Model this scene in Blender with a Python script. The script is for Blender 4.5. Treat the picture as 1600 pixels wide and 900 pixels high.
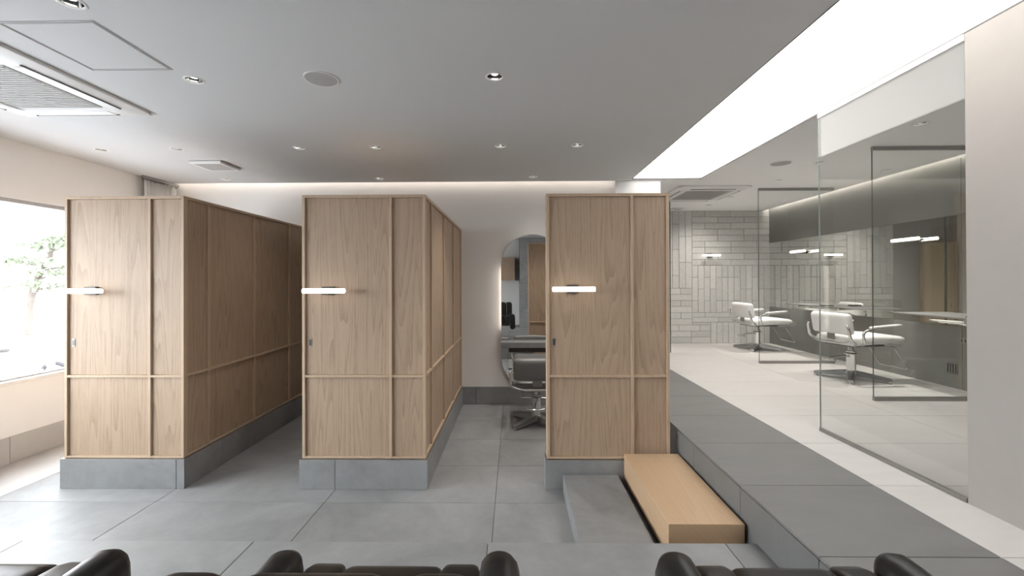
import bpy, bmesh, math, random
from mathutils import Vector, Matrix
random.seed(7)
for o in list(bpy.data.objects): bpy.data.objects.remove(o)
S = bpy.context.scene
C = S.collection
PI = math.pi

# ------------------------------------------------------------------ camera
F_PX, CX, CY = 666.7072, 794.9157, 435.854
YAW, PITCH, ROLL, CAM_H = -0.013, -0.0042, -0.0032, 1.5525
cam = bpy.data.cameras.new('camera')
cam.sensor_width = 36.0; cam.sensor_fit = 'HORIZONTAL'
cam.lens = 36.0 * F_PX / 1600.0
cam.shift_x = (800 - CX) / 1600.0
cam.shift_y = (CY - 450) / 1600.0
cam.clip_start = 0.02; cam.clip_end = 300
camo = bpy.data.objects.new('camera', cam); C.objects.link(camo)
M = Matrix.Rotation(PITCH, 3, 'X') @ Matrix.Rotation(YAW, 3, 'Z')
r_, f_, u_ = M[0].copy(), M[1].copy(), M[2].copy()
cr, sr = math.cos(ROLL), math.sin(ROLL)
right = r_ * cr + u_ * sr; up = u_ * cr - r_ * sr
mw = Matrix((right, up, -f_)).transposed().to_4x4()
mw.translation = Vector((0, 0, CAM_H))
camo.matrix_world = mw
S.camera = camo

# ------------------------------------------------------------------ world, exposure
W = bpy.data.worlds.new('world'); S.world = W; W.use_nodes = True
bg = W.node_tree.nodes['Background']
bg.inputs[0].default_value = (0.92, 0.96, 1.0, 1); bg.inputs[1].default_value = 19.0
S.view_settings.view_transform = 'Standard'; S.view_settings.look = 'None'
S.view_settings.gamma = 1.0; S.view_settings.exposure = 0.0
S.view_settings.use_curve_mapping = False
PANEL_E = 4.0          # luminous ceiling
TUBE_E = 2.4           # wall lamp tubes
COVE_E = 5.0           # cove strips
SPOT_W = 26.0          # downlights

# ------------------------------------------------------------------ dimensions (metres)
ZC, ZU, ZP = 2.778, 0.439, 0.2208
YB, YW, XL, XS, XD, XG, XR, YT = 3.187, 5.377, -4.333, 1.2208, 1.9448, 2.252, 4.5105, 7.596
YE = 2.1784; YBACK = -2.2; YCOVE = 5.2645; LX0, LX1, LY1 = 1.4257, 2.2618, 5.19
ZTOP, ZRAIL, ZPL = 2.202, 0.839, 0.222

# ------------------------------------------------------------------ materials
MATS = {}
def _new(name):
    m = bpy.data.materials.new(name); m.use_nodes = True
    MATS[name] = m
    return m, m.node_tree.nodes, m.node_tree.links, m.node_tree.nodes['Principled BSDF']
def coords(N, L, scale=(1, 1, 1), rnd=True, kind='Object'):
    tc = N.new('ShaderNodeTexCoord'); mp = N.new('ShaderNodeMapping')
    mp.inputs['Scale'].default_value = scale
    L.new(tc.outputs[kind], mp.inputs['Vector'])
    if rnd:
        oi = N.new('ShaderNodeObjectInfo'); ml = N.new('ShaderNodeMath'); ml.operation = 'MULTIPLY'
        ml.inputs[1].default_value = 37.0; L.new(oi.outputs['Random'], ml.inputs[0])
        L.new(ml.outputs[0], mp.inputs['Location'])
    return mp.outputs['Vector']
def ramp(N, L, fac, stops):
    r = N.new('ShaderNodeValToRGB'); e = r.color_ramp.elements
    while len(e) < len(stops): e.new(0.5)
    for el, (p, c) in zip(e, stops): el.position = p; el.color = (*c, 1)
    L.new(fac, r.inputs['Fac']); return r.outputs['Color']
def noise(N, L, vec, scale, detail=4, rough=0.55, dist=0.0):
    n = N.new('ShaderNodeTexNoise'); n.inputs['Scale'].default_value = scale
    n.inputs['Detail'].default_value = detail; n.inputs['Roughness'].default_value = rough
    n.inputs['Distortion'].default_value = dist
    L.new(vec, n.inputs['Vector']); return n.outputs['Fac']
def bump(N, L, h, b, strength, dist=0.002):
    bp = N.new('ShaderNodeBump'); bp.inputs['Strength'].default_value = strength
    bp.inputs['Distance'].default_value = dist
    L.new(h, bp.inputs['Height']); L.new(bp.outputs['Normal'], b.inputs['Normal'])
def plain(name, col, rough=0.5, metal=0.0, var=0.06, scale=6.0, bmp=0.0, spec=0.5, stretch=(1, 1, 1), coat=0.0):
    m, N, L, b = _new(name)
    v = coords(N, L, stretch); n = noise(N, L, v, scale, 5)
    L.new(ramp(N, L, n, [(0.25, [c * (1 - var) for c in col]), (0.75, [min(1, c * (1 + var)) for c in col])]), b.inputs['Base Color'])
    b.inputs['Roughness'].default_value = rough; b.inputs['Metallic'].default_value = metal
    b.inputs['Specular IOR Level'].default_value = spec
    b.inputs['Coat Weight'].default_value = coat
    if bmp: bump(N, L, noise(N, L, v, scale * 8, 4), b, bmp)
    return m
def tile_mat(name, col, var, rough, stretch=(1, 1, 1)):
    m, N, L, b = _new(name)
    v = coords(N, L, stretch)
    n1 = noise(N, L, v, 1.6, 8, 0.62, 0.8); n2 = noise(N, L, v, 14, 6, 0.6, 0.3)
    mx = N.new('ShaderNodeMix'); mx.inputs['Factor'].default_value = 0.3
    L.new(n1, mx.inputs['A']); L.new(n2, mx.inputs['B'])
    oi = N.new('ShaderNodeObjectInfo')
    mr = N.new('ShaderNodeMapRange'); mr.inputs['To Min'].default_value = -0.05; mr.inputs['To Max'].default_value = 0.05
    L.new(oi.outputs['Random'], mr.inputs['Value'])
    ad = N.new('ShaderNodeMath'); L.new(mx.outputs['Result'], ad.inputs[0]); L.new(mr.outputs[0], ad.inputs[1])
    L.new(ramp(N, L, ad.outputs[0], [(0.3, [c * (1 - var) for c in col]), (0.5, col), (0.72, [c * (1 + var) for c in col])]), b.inputs['Base Color'])
    rr = N.new('ShaderNodeMapRange'); rr.inputs['To Min'].default_value = rough - 0.06; rr.inputs['To Max'].default_value = rough + 0.1
    L.new(n2, rr.inputs['Value']); L.new(rr.outputs[0], b.inputs['Roughness'])
    b.inputs['Specular IOR Level'].default_value = 0.75
    bump(N, L, n2, b, 0.06)
    return m
def wood_mat(name, light, dark, along='z', rough=0.5):
    m, N, L, b = _new(name)
    tc = N.new('ShaderNodeTexCoord'); sp = N.new('ShaderNodeSeparateXYZ'); L.new(tc.outputs['Object'], sp.inputs[0])
    oi = N.new('ShaderNodeObjectInfo')
    off = N.new('ShaderNodeMath'); off.operation = 'MULTIPLY'; off.inputs[1].default_value = 23.0; L.new(oi.outputs['Random'], off.inputs[0])
    ad = N.new('ShaderNodeMath'); cb = N.new('ShaderNodeCombineXYZ'); sc = N.new('ShaderNodeMath'); sc.operation = 'MULTIPLY'
    if along == 'z':
        L.new(sp.outputs[0], ad.inputs[0]); L.new(sp.outputs[1], ad.inputs[1]); L.new(sp.outputs[2], sc.inputs[0])
    else:
        L.new(sp.outputs[0], ad.inputs[0]); L.new(sp.outputs[2], ad.inputs[1]); L.new(sp.outputs[1], sc.inputs[0])
    sc.inputs[1].default_value = 0.05
    a2 = N.new('ShaderNodeMath'); L.new(ad.outputs[0], a2.inputs[0]); L.new(off.outputs[0], a2.inputs[1])
    L.new(a2.outputs[0], cb.inputs[0]); L.new(sc.outputs[0], cb.inputs[1]); L.new(off.outputs[0], cb.inputs[2])
    v = cb.outputs[0]
    big = noise(N, L, v, 4.2, 2, 0.45, 0.15)
    # growth rings: contour lines of a slow field give the cathedral figure
    ml = N.new('ShaderNodeMath'); ml.operation = 'MULTIPLY'; ml.inputs[1].default_value = 30.0; L.new(big, ml.inputs[0])
    fr = N.new('ShaderNodeMath'); fr.operation = 'FRACT'; L.new(ml.outputs[0], fr.inputs[0])
    fine = noise(N, L, v, 150, 5, 0.75)
    mx = N.new('ShaderNodeMix'); mx.inputs['Factor'].default_value = 0.72; L.new(fr.outputs[0], mx.inputs['A']); L.new(fine, mx.inputs['B'])
    mid = [(a + c) / 2 for a, c in zip(light, dark)]
    L.new(ramp(N, L, mx.outputs['Result'], [(0.26, light), (0.5, [(a * 2 + c) / 3 for a, c in zip(light, mid)]), (0.74, dark)]), b.inputs['Base Color'])
    b.inputs['Roughness'].default_value = rough
    b.inputs['Specular IOR Level'].default_value = 0.35
    bump(N, L, mx.outputs['Result'], b, 0.08, 0.001)
    return m
def emit(name, col, e):
    m, N, L, b = _new(name)
    b.inputs['Base Color'].default_value = (0.8, 0.8, 0.8, 1)
    b.inputs['Emission Color'].default_value = (*col, 1); b.inputs['Emission Strength'].default_value = e
    b.inputs['Roughness'].default_value = 0.6
    return m
def glass(name, tint, ior=1.5):
    m, N, L, b = _new(name)
    N.remove(b); out = N['Material Output']
    tr = N.new('ShaderNodeBsdfTransparent'); tr.inputs[0].default_value = (*tint, 1)
    gl = N.new('ShaderNodeBsdfGlossy'); gl.inputs['Roughness'].default_value = 0.0; gl.inputs[0].default_value = (1, 1, 1, 1)
    fr = N.new('ShaderNodeFresnel')      # both faces of the sheet reflect alike
    ge = N.new('ShaderNodeNewGeometry'); mi = N.new('ShaderNodeMix')
    mi.inputs['A'].default_value = ior; mi.inputs['B'].default_value = 1 / ior
    L.new(ge.outputs['Backfacing'], mi.inputs['Factor']); L.new(mi.outputs['Result'], fr.inputs[0])
    mx = N.new('ShaderNodeMixShader'); L.new(fr.outputs[0], mx.inputs[0]); L.new(tr.outputs[0], mx.inputs[1]); L.new(gl.outputs[0], mx.inputs[2])
    L.new(mx.outputs[0], out.inputs[0]); return m
def mirror(name, col, rough=0.0):
    m, N, L, b = _new(name)
    b.inputs['Base Color'].default_value = (*col, 1); b.inputs['Metallic'].default_value = 1; b.inputs['Roughness'].default_value = rough
    return m

OAK = wood_mat('oak', (0.41, 0.300, 0.214), (0.27, 0.188, 0.127))
OAK_TRIM = wood_mat('oak_trim', (0.47, 0.35, 0.25), (0.40, 0.29, 0.20))
OAK_BENCH = wood_mat('oak_bench', (0.50, 0.345, 0.215), (0.46, 0.31, 0.19), along='y', rough=0.45)
OAK_PALE = wood_mat('pale_oak', (0.56, 0.48, 0.35), (0.46, 0.38, 0.27))
TILE_D = tile_mat('grey_porcelain', (0.215, 0.215, 0.218), 0.30, 0.5)
TILE_U = tile_mat('grey_porcelain_raised', (0.150, 0.147, 0.145), 0.12, 0.5, (1, 3, 1))
TILE_L = tile_mat('pale_porcelain', (0.55, 0.53, 0.515), 0.06, 0.42, (1, 4, 1))
TILE_B = tile_mat('beige_porcelain', (0.45, 0.432, 0.418), 0.06, 0.5)
GROUT = plain('dark_grout', (0.07, 0.07, 0.07), 0.9)
GROUT_L = plain('pale_grout', (0.42, 0.40, 0.385), 0.9)
WALLW = plain('warm_white_plaster', (0.77, 0.75, 0.73), 0.85, var=0.015, scale=2)
WALLN = plain('white_paint', (0.76, 0.75, 0.74), 0.85, var=0.01, scale=2)
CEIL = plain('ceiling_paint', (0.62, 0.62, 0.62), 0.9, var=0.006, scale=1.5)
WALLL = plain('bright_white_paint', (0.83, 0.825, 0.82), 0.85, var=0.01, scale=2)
CEIL_LIT = plain('ceiling_paint_lit', (0.88, 0.875, 0.865), 0.9, var=0.006, scale=1.5)  # ceiling paint with the brighter light of the cutting area put into its colour
PLAST = tile_mat('trowelled_plaster', (0.35, 0.318, 0.29), 0.05, 0.7)
PLAIN_B = plain('taupe_paint', (0.30, 0.285, 0.265), 0.8, var=0.02)
STONE = plain('grey_shelf_stone', (0.22, 0.22, 0.22), 0.4, var=0.1, scale=20)
SATIN = plain('grey_satin_panel', (0.20, 0.198, 0.186), 0.42, 0.1, var=0.02, scale=3)
WHITE_PL = plain('white_plastic', (0.78, 0.77, 0.76), 0.45, var=0.01)
GREY_PL = plain('grey_mesh_plastic', (0.42, 0.41, 0.40), 0.7, var=0.05, scale=40)
DARK_PL = plain('dark_plastic', (0.03, 0.03, 0.03), 0.5)
DARK_LINE = plain('shadow_gap_trim', (0.10, 0.095, 0.09), 0.7)
CHROME = plain('chrome', (0.72, 0.72, 0.71), 0.13, 1.0, var=0.01)
ALU = plain('cast_aluminium', (0.40, 0.40, 0.40), 0.3, 1.0, var=0.03)
STEEL = plain('brushed_steel', (0.36, 0.35, 0.335), 0.38, 1.0, var=0.04, scale=30)
BRONZE = plain('dark_metal', (0.09, 0.085, 0.08), 0.4, 0.7)
LEATHER_W = plain('pale_leather', (0.78, 0.775, 0.76), 0.42, var=0.02, scale=30, bmp=0.08)
LEATHER_G = plain('grey_leather', (0.17, 0.17, 0.17), 0.38, var=0.03, scale=30, bmp=0.08)
LEATHER_B = plain('black_leather', (0.011, 0.0105, 0.010), 0.36, var=0.1, scale=40, bmp=0.12, spec=0.32)
PIPING = plain('black_piping', (0.006, 0.006, 0.006), 0.5)
CLOTH = plain('white_curtain_cloth', (0.84, 0.83, 0.81), 0.9, var=0.02, scale=60)
GLASS = glass('clear_glass', (0.975, 0.982, 0.976))
GLASS_E = plain('green_glass_edge', (0.06, 0.075, 0.068), 0.2)
GLASS_EL = plain('pale_glass_edge', (0.36, 0.39, 0.37), 0.2)
GLASS_W = glass('window_glass', (0.97, 0.98, 0.98))
MIRR = mirror('mirror_silver', (0.80, 0.80, 0.79))
E_PANEL = emit('luminous_film', (1.0, 0.985, 0.95), PANEL_E)
E_TUBE = emit('lamp_tube', (1.0, 0.93, 0.83), TUBE_E)
E_COVE = emit('cove_strip', (1.0, 0.90, 0.80), COVE_E)
E_COVE2 = emit('cove_strip_bright', (1.0, 0.92, 0.84), COVE_E * 2.6)
E_MIRR = emit('mirror_backlight', (1.0, 0.9, 0.8), 14.0)
E_LENS = emit('downlight_lens', (1.0, 0.95, 0.88), 7.0)
# street
ROAD = plain('pale_asphalt', (0.36, 0.36, 0.37), 0.9)
RED = plain('red_paint', (0.55, 0.06, 0.07), 0.6)
LEAF = plain('pine_green', (0.17, 0.20, 0.14), 0.8, var=0.3, scale=8)
BARK = plain('bark', (0.10, 0.085, 0.075), 0.9, var=0.2)
FACADE = plain('white_facade', (0.72, 0.71, 0.70), 0.9)
SHIRT = plain('pale_shirt', (0.22, 0.22, 0.27), 0.9)
TROUSER = plain('grey_trousers', (0.07, 0.07, 0.085), 0.9)
SKIN = plain('skin', (0.40, 0.27, 0.20), 0.6)
HAIRM = plain('dark_hair', (0.03, 0.025, 0.02), 0.6)
RUBBER = plain('rubber', (0.03, 0.03, 0.035), 0.8)

# ------------------------------------------------------------------ helpers
def obj(name, mesh, mat=None, parent=None, loc=None, rot=None):
    if isinstance(mesh, bmesh.types.BMesh):
        bm = mesh; mesh = bpy.data.meshes.new(name); bm.to_mesh(mesh); bm.free()
    if mat is not None and not mesh.materials: mesh.materials.append(mat)
    o = bpy.data.objects.new(name, mesh); C.objects.link(o)
    if parent: o.parent = parent
    if loc: o.location = loc
    if rot: o.rotation_euler = rot
    return o
def thing(name, label, cat, loc=(0, 0, 0), rotz=0, group=None):
    o = bpy.data.objects.new(name, None); C.objects.link(o)
    o.empty_display_size = 0.1; o.location = loc; o.rotation_euler = (0, 0, rotz)
    return tag(o, label, cat, group)
def tag(o, label, cat, group=None):
    o['label'] = label; o['category'] = cat
    if group: o['group'] = group
    return o
def struct(o, label=None):
    o['kind'] = 'structure'
    if label: o['label'] = label
    return o
def copy_tree(o, parent=None):
    c = o.copy(); C.objects.link(c); c.parent = parent
    for ch in list(o.children): copy_tree(ch, c)
    return c
def smooth(o, ang=35):
    for p in o.data.polygons: p.use_smooth = True
    try: o.data.set_sharp_from_angle(angle=math.radians(ang))
    except Exception: pass
    return o
def add_box(bm, x0, x1, y0, y1, z0, z1, bev=0, seg=1):
    b2 = bmesh.new()
    bmesh.ops.create_cube(b2, size=1)
    for v in b2.verts:
        v.co = Vector((x0 + (v.co.x + .5) * (x1 - x0), y0 + (v.co.y + .5) * (y1 - y0), z0 + (v.co.z + .5) * (z1 - z0)))
    if bev: bmesh.ops.bevel(b2, geom=b2.edges[:], offset=bev, segments=seg, affect='EDGES', profile=0.5)
    me = bpy.data.meshes.new('t'); b2.to_mesh(me); b2.free(); bm.from_mesh(me); bpy.data.meshes.remove(me)
    return bm
_cache = {}
def box(name, x0, x1, y0, y1, z0, z1, mat, parent=None, bev=0, seg=1):
    """Box in the parent's frame; its own origin sits at its low corner; equal boxes share one mesh."""
    d = (round(x1 - x0, 4), round(y1 - y0, 4), round(z1 - z0, 4), mat.name, bev, seg)
    if d not in _cache:
        bm = add_box(bmesh.new(), 0, x1 - x0, 0, y1 - y0, 0, z1 - z0, bev, seg)
        me = bpy.data.meshes.new(name); bm.to_mesh(me); bm.free(); me.materials.append(mat); _cache[d] = me
    return obj(name, _cache[d], None, parent, (x0, y0, z0))
def add_tube(bm, pts, r, seg=10, cap=True, closed=False):
    pts = [Vector(p) for p in pts]; n = len(pts)
    rr = r if isinstance(r, (list, tuple)) else [r] * n
    rings = []; prev = None
    for i, p in enumerate(pts):
        if closed: t = (pts[(i + 1) % n] - pts[i - 1])
        else: t = (pts[min(i + 1, n - 1)] - pts[max(i - 1, 0)])
        t.normalize()
        if prev is None:
            a = Vector((0, 0, 1)) if abs(t.z) < 0.9 else Vector((1, 0, 0))
            nrm = t.cross(a).normalized()
        else:
            nrm = (prev - t * prev.dot(t)).normalized()
        prev = nrm; bn = t.cross(nrm)
        rings.append([bm.verts.new(p + (nrm * math.cos(2 * PI * k / seg) + bn * math.sin(2 * PI * k / seg)) * rr[i]) for k in range(seg)])
    for i in range(n if closed else n - 1):
        a, b = rings[i], rings[(i + 1) % n]
        for k in range(seg): bm.faces.new((a[k], a[(k + 1) % seg], b[(k + 1) % seg], b[k]))
    if cap and not closed:
        bm.faces.new(rings[0][::-1]); bm.faces.new(rings[-1])
    bmesh.ops.recalc_face_normals(bm, faces=bm.faces[:])
    return bm
def tube(name, pts, r, mat, parent=None, seg=10, closed=False):
    return smooth(obj(name, add_tube(bmesh.new(), pts, r, seg, True, closed), mat, parent), 50)
def arc_path(pts, rad=0.03, n=5):
    """Round the corners of a polyline."""
    pts = [Vector(p) for p in pts]; out = [pts[0]]
    for a, b, c in zip(pts, pts[1:], pts[2:]):
        d1 = (a - b); d2 = (c - b); k = min(rad, d1.length * .45, d2.length * .45)
        p, q = b + d1.normalized() * k, b + d2.normalized() * k
        for i in range(n + 1):
            t = i / n; out.append(p * (1 - t) ** 2 + b * 2 * t * (1 - t) + q * t * t)
    out.append(pts[-1]); return out
def lathe(name, prof, mat, parent=None, seg=24, loc=None):
    bm = bmesh.new(); rings = []
    for r, z in prof:
        if r < 1e-6: rings.append([bm.verts.new((0, 0, z))])
        else: rings.append([bm.verts.new((r * math.cos(2 * PI * k / seg), r * math.sin(2 * PI * k / seg), z)) for k in range(seg)])
    for a, b in zip(rings, rings[1:]):
        if len(a) == 1 and len(b) == 1: continue
        for k in range(seg):
            k2 = (k + 1) % seg
            if len(a) == 1: bm.faces.new((a[0], b[k2], b[k]))
            elif len(b) == 1: bm.faces.new((a[k], a[k2], b[0]))
            else: bm.faces.new((a[k], a[k2], b[k2], b[k]))
    bmesh.ops.recalc_face_normals(bm, faces=bm.faces[:])
    return smooth(obj(name, bm, mat, parent, loc), 40)
def pad(name, w, d, h, r, mat, parent=None, loc=None, rot=None, deform=None, n=9):
    """Rounded cushion centred on its origin."""
    bm = bmesh.new(); bmesh.ops.create_cube(bm, size=2)
    bmesh.ops.subdivide_edges(bm, edges=bm.edges[:], cuts=n, use_grid_fill=True)
    hv = Vector((w / 2, d / 2, h / 2))
    for v in bm.verts:
        # concentrate the grid towards the edges
        p = Vector([math.copysign(abs(c) ** 0.75, c) * hv[i] for i, c in enumerate(v.co)])
        core = Vector([max(-(hv[i] - r), min(hv[i] - r, p[i])) for i in range(3)])
        q = p - core
        v.co = core + (q.normalized() * r if q.length > 1e-9 else q)
        if deform: v.co = deform(v.co.copy())
    o = obj(name, bm, mat, parent, loc, rot)
    for p in o.data.polygons: p.use_smooth = True
    return o
def prism(name, pts, y0, y1, mat, parent=None, bev=0.0, axis='y'):
    """Outline in (x, z) extruded along y."""
    bm = bmesh.new()
    a = [bm.verts.new((x, y0, z)) for x, z in pts]; b = [bm.verts.new((x, y1, z)) for x, z in pts]
    bm.faces.new(a); bm.faces.new(b[::-1]); n = len(pts)
    for i in range(n): bm.faces.new((a[i], b[i], b[(i + 1) % n], a[(i + 1) % n]))
    bmesh.ops.recalc_face_normals(bm, faces=bm.faces[:])
    return obj(name, bm, mat, parent)
def evaluated(o):
    dg = bpy.context.evaluated_depsgraph_get(); dg.update()
    me = bpy.data.meshes.new_from_object(o.evaluated_get(dg)); return me

# ================================================================== STRUCTURE
# ---- floors: a grout bed with each tile laid on it
G = 0.0022      # half joint
TH = 0.012
def tiles(parent, xs, ys, z, mat, name='floor_tile'):
    for x0, x1 in zip(xs, xs[1:]):
        for y0, y1 in zip(ys, ys[1:]):
            box(name, x0 + G, x1 - G, y0 + G, y1 - G, z - TH, z, mat, parent, 0.0008)
fl = struct(box('floor', XL - .2, XS + .02, YE - .02, YW + .1, -0.12, -0.003, GROUT), 'dark grey large-format tiled floor around the oak cabinets')
fl_off = Vector((XL - .2, YE - .02, -0.12))
def rel(o, p): return p - o.location
class Frame:      # children of a box are placed relative to its low corner
    pass
def child_tiles(root, xs, ys, z, mat, name='floor_tile'):
    ox, oy, oz = root.location
    tiles(root, [x - ox for x in xs], [y - oy for y in ys], z - oz, mat, name)
X0 = -0.1387
xs_low = [-3.73, X0 - 2.4, X0 - 1.2, X0, X0 + 1.2, XS]
ys_low = [YE, 2.386, 2.986, 3.586, 4.186, 4.786, YW]
child_tiles(fl, xs_low, ys_low, 0.0, TILE_D)
child_tiles(fl, [XL, -3.73], [YE, 2.95, 4.15, YW], 0.0, TILE_B)
flp = struct(box('floor_platform', XL - .2, XS + .02, YBACK, YE - .013, -0.12, ZP - 0.003, GROUT), 'dark grey tiled platform under the black shampoo chairs')
child_tiles(flp, [XL, -3.73, X0 - 2.4, X0 - 1.2, X0, X0 + 1.2, XS], [YBACK, -1.45, -.85, -.25, .35, .95, 1.55, YE], ZP, TILE_D)
ox, oy, oz = flp.location
for a, b in zip(xs_low, xs_low[1:]):
    box('riser_tile', a + G - ox, b - G - ox, YE - .012 - oy, YE - oy, 0.0 - oz, ZP - .013 - oz, TILE_D, flp, 0.0008)
flu = struct(box('floor_raised', XS + .012, XD, YBACK, YT, -0.12, ZU - 0.003, GROUT), 'raised dark grey tiled walkway with a stepped edge')
ysu = [2.3369 + .6 * k for k in range(-7, 9)]
ysu = [YBACK] + [y for y in ysu if YBACK + .1 < y < YT - .1] + [YT]
child_tiles(flu, [XS, XD], ysu, ZU, TILE_U)
ox, oy, oz = flu.location
for a, b in zip(ysu, ysu[1:]):
    if b > 0: box('riser_tile', XS - ox, XS + .012 - ox, a + G - oy, b - G - oy, -oz, ZU - .0135 - oz, TILE_U, flu, 0.0008)
fll = struct(box('floor_pale', XD, XR + .2, YBACK, YT + .1, -0.12, ZU - 0.003, GROUT_L), 'pale tiled floor of the cutting area behind the glass')
child_tiles(fll, [XD, 3.145, 4.345, XR], ysu, ZU, TILE_L)

# ---- ceiling slab with real openings (luminous panel, coves, downlight cups)
DL = [  # x, y, label, lit power
    (-3.824, 3.899, 'recessed downlight nearest the window, leftmost in the row of six over the cabinets', .35),
    (-3.115, 3.896, 'recessed downlight second from the window in the row over the cabinets', .35),
    (-1.972, 3.885, 'recessed downlight third from the window in the row over the cabinets', .6),
    (-1.264, 3.882, 'recessed downlight fourth from the window, above the middle oak cabinet', .6),
    (-0.122, 3.872, 'recessed downlight over the aisle, fifth from the window in the row', 2.8),
    (0.575, 3.869, 'recessed downlight at the right end of the row, above the narrow oak screen', 1.4),
    (-1.606, 5.072, 'small downlight close to the lit wall cove behind the middle cabinet', .3),
    (0.226, 5.025, 'small downlight in front of the arched wall mirror', 2.4),
    (-3.453, 5.055, 'small downlight beside the white ceiling vent near the wall cove', .2),
    (-1.942, 2.562, 'recessed downlight between the ceiling hatch and the round speaker', .5),
    (-1.937, 1.836, 'recessed downlight at the top left edge of the photo beside the hatch', .5),
    (-0.114, 2.557, 'bright recessed downlight alone in the middle of the grey ceiling', .9),
    (3.258, 5.299, 'recessed downlight beside the round speaker behind the glass', 1.0),
    (3.192, 4.499, 'recessed downlight crossed by the left edge of the big glass panel', 1.0),
    (3.195, 3.391, 'brightest recessed downlight behind the top of the big glass panel', 1.0),
    (4.176, 4.834, 'recessed downlight close to the lit cove, above the nearer pale chair', 1.3),
    (4.183, 6.677, 'recessed downlight close to the lit cove, above the farther pale chair', 1.3),
    (3.193, 6.320, 'recessed downlight beside the far ceiling air conditioner', 1.0),
    (1.75, 6.75, 'added unseen downlight in the corridor behind the white pier', 3.0),  # added lamp, brightens the corridor door that the long mirror reflects
    (3.175, 6.981, 'recessed downlight nearest the grey tiled wall', 1.0)]
DLR = 0.048
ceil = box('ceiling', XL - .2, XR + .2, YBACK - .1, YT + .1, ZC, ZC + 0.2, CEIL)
cut = bmesh.new()
add_box(cut, LX0, LX1, YBACK - .2, LY1, ZC - .1, ZC + .1)
add_box(cut, XL - .02, 1.24, YCOVE, YW + .02, ZC - .1, ZC + .14)
add_box(cut, XR - .1, XR + .02, YBACK - .02, YT + .02, ZC - .1, ZC + .14)
for x, y, *_ in DL:
    g = bmesh.ops.create_cone(cut, cap_ends=True, segments=24, radius1=DLR, radius2=DLR, depth=.24)
    bmesh.ops.translate(cut, verts=g['verts'], vec=(x, y, ZC))
cut_me = bpy.data.meshes.new('cut'); cut.to_mesh(cut_me); cut.free()
BIG = 30
MAIN = [(-BIG, LX0 + .05, -BIG, LY1), (-BIG, 1.24, LY1 - .01, YW + .12)]
SIDE = [(LX1 - .05, BIG, -BIG, BIG), (1.24, BIG, LY1, BIG), (-BIG, BIG, YW + .12, BIG)]
def carve(o, rects):
    c = bmesh.new(); c.from_mesh(cut_me); k1 = obj('cutter', c)
    ks = [k1]
    for r in rects: ks.append(obj('cutter', add_box(bmesh.new(), *r, ZC - 1, ZC + 1)))
    for k in ks:
        md = o.modifiers.new('cut', 'BOOLEAN'); md.operation = 'DIFFERENCE'; md.object = k; md.solver = 'EXACT'
    me = evaluated(o); o.modifiers.clear(); o.data = me
    for k in ks: bpy.data.objects.remove(k)
ceil2 = box('ceiling_cutting_area', XL - .2, XR + .2, YBACK - .1, YT + .1, ZC, ZC + 0.2, CEIL_LIT)
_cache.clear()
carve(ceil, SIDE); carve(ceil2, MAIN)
struct(ceil, 'smooth grey painted ceiling over the oak cabinets'); struct(ceil2, 'ceiling of the cutting area, paint lightened for its brighter light')
struct(box('ceiling_slab', XL - .3, XR + .3, YBACK - .2, YT + .2, ZC + .19, ZC + .3, WALLN), 'structural slab above the ceiling')

# ---- walls
wl = struct(box('wall_left', XL - .16, XL, YBACK, -.5, 0, ZC + .19, WALLL), 'warm white wall with the shop window')
ox, oy, oz = wl.location
WZ0, WZ1, WY0, WY1 = 0.70, 2.282, -.5, 4.62
box('wall_panel', 0, .16, WY0 - oy, WY1 - oy, 0, WZ0 - .03, WALLL, wl)
box('wall_panel', 0, .16, WY0 - oy, WY1 - oy, WZ1, ZC + .19, WALLL, wl)
box('wall_panel', 0, .16, WY1 - oy, YW + .15 - oy, 0, ZC + .19, WALLL, wl)
bl = struct(box('baseboard_left', XL, XL + .004, YE, YW, 0, .226, GROUT_L), 'beige tiled baseboard below the window')
ybl = [YE, 2.40, 3.60, 4.80, YW]
for a, b in zip(ybl, ybl[1:]):
    box('baseboard_tile', .004, .014, a + G - YE, b - G - YE, 0.002, .228, TILE_B, bl, .0008)
wn = bpy.data.objects.new('window_1', None); C.objects.link(wn); wn.location = (XL - .08, WY0, WZ0); struct(wn, 'wide shop window with a slim grey frame')
LN = WY1 - WY0; HT = WZ1 - WZ0
box('window_sill', -.08, .085, 0, LN, -.03, 0, WHITE_PL, wn, .002)
FRM = plain('grey_window_frame', (0.40, 0.40, 0.41), 0.5)
box('frame_rail', -.02, .05, 0, LN, HT - .035, HT, FRM, wn, .002)
box('frame_rail', -.02, .03, 0, LN, 0, .018, FRM, wn, .002)
for y in (0, LN / 2 - .5, LN - .03): box('frame_post', -.02, .03, y, y + .03, .018, HT - .035, FRM, wn, .002)
for a, b in ((.03, LN / 2 - .5), (LN / 2 - .47, LN - .03)): box('pane', -.003, .003, a, b, .018, HT - .035, GLASS_W, wn)

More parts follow.
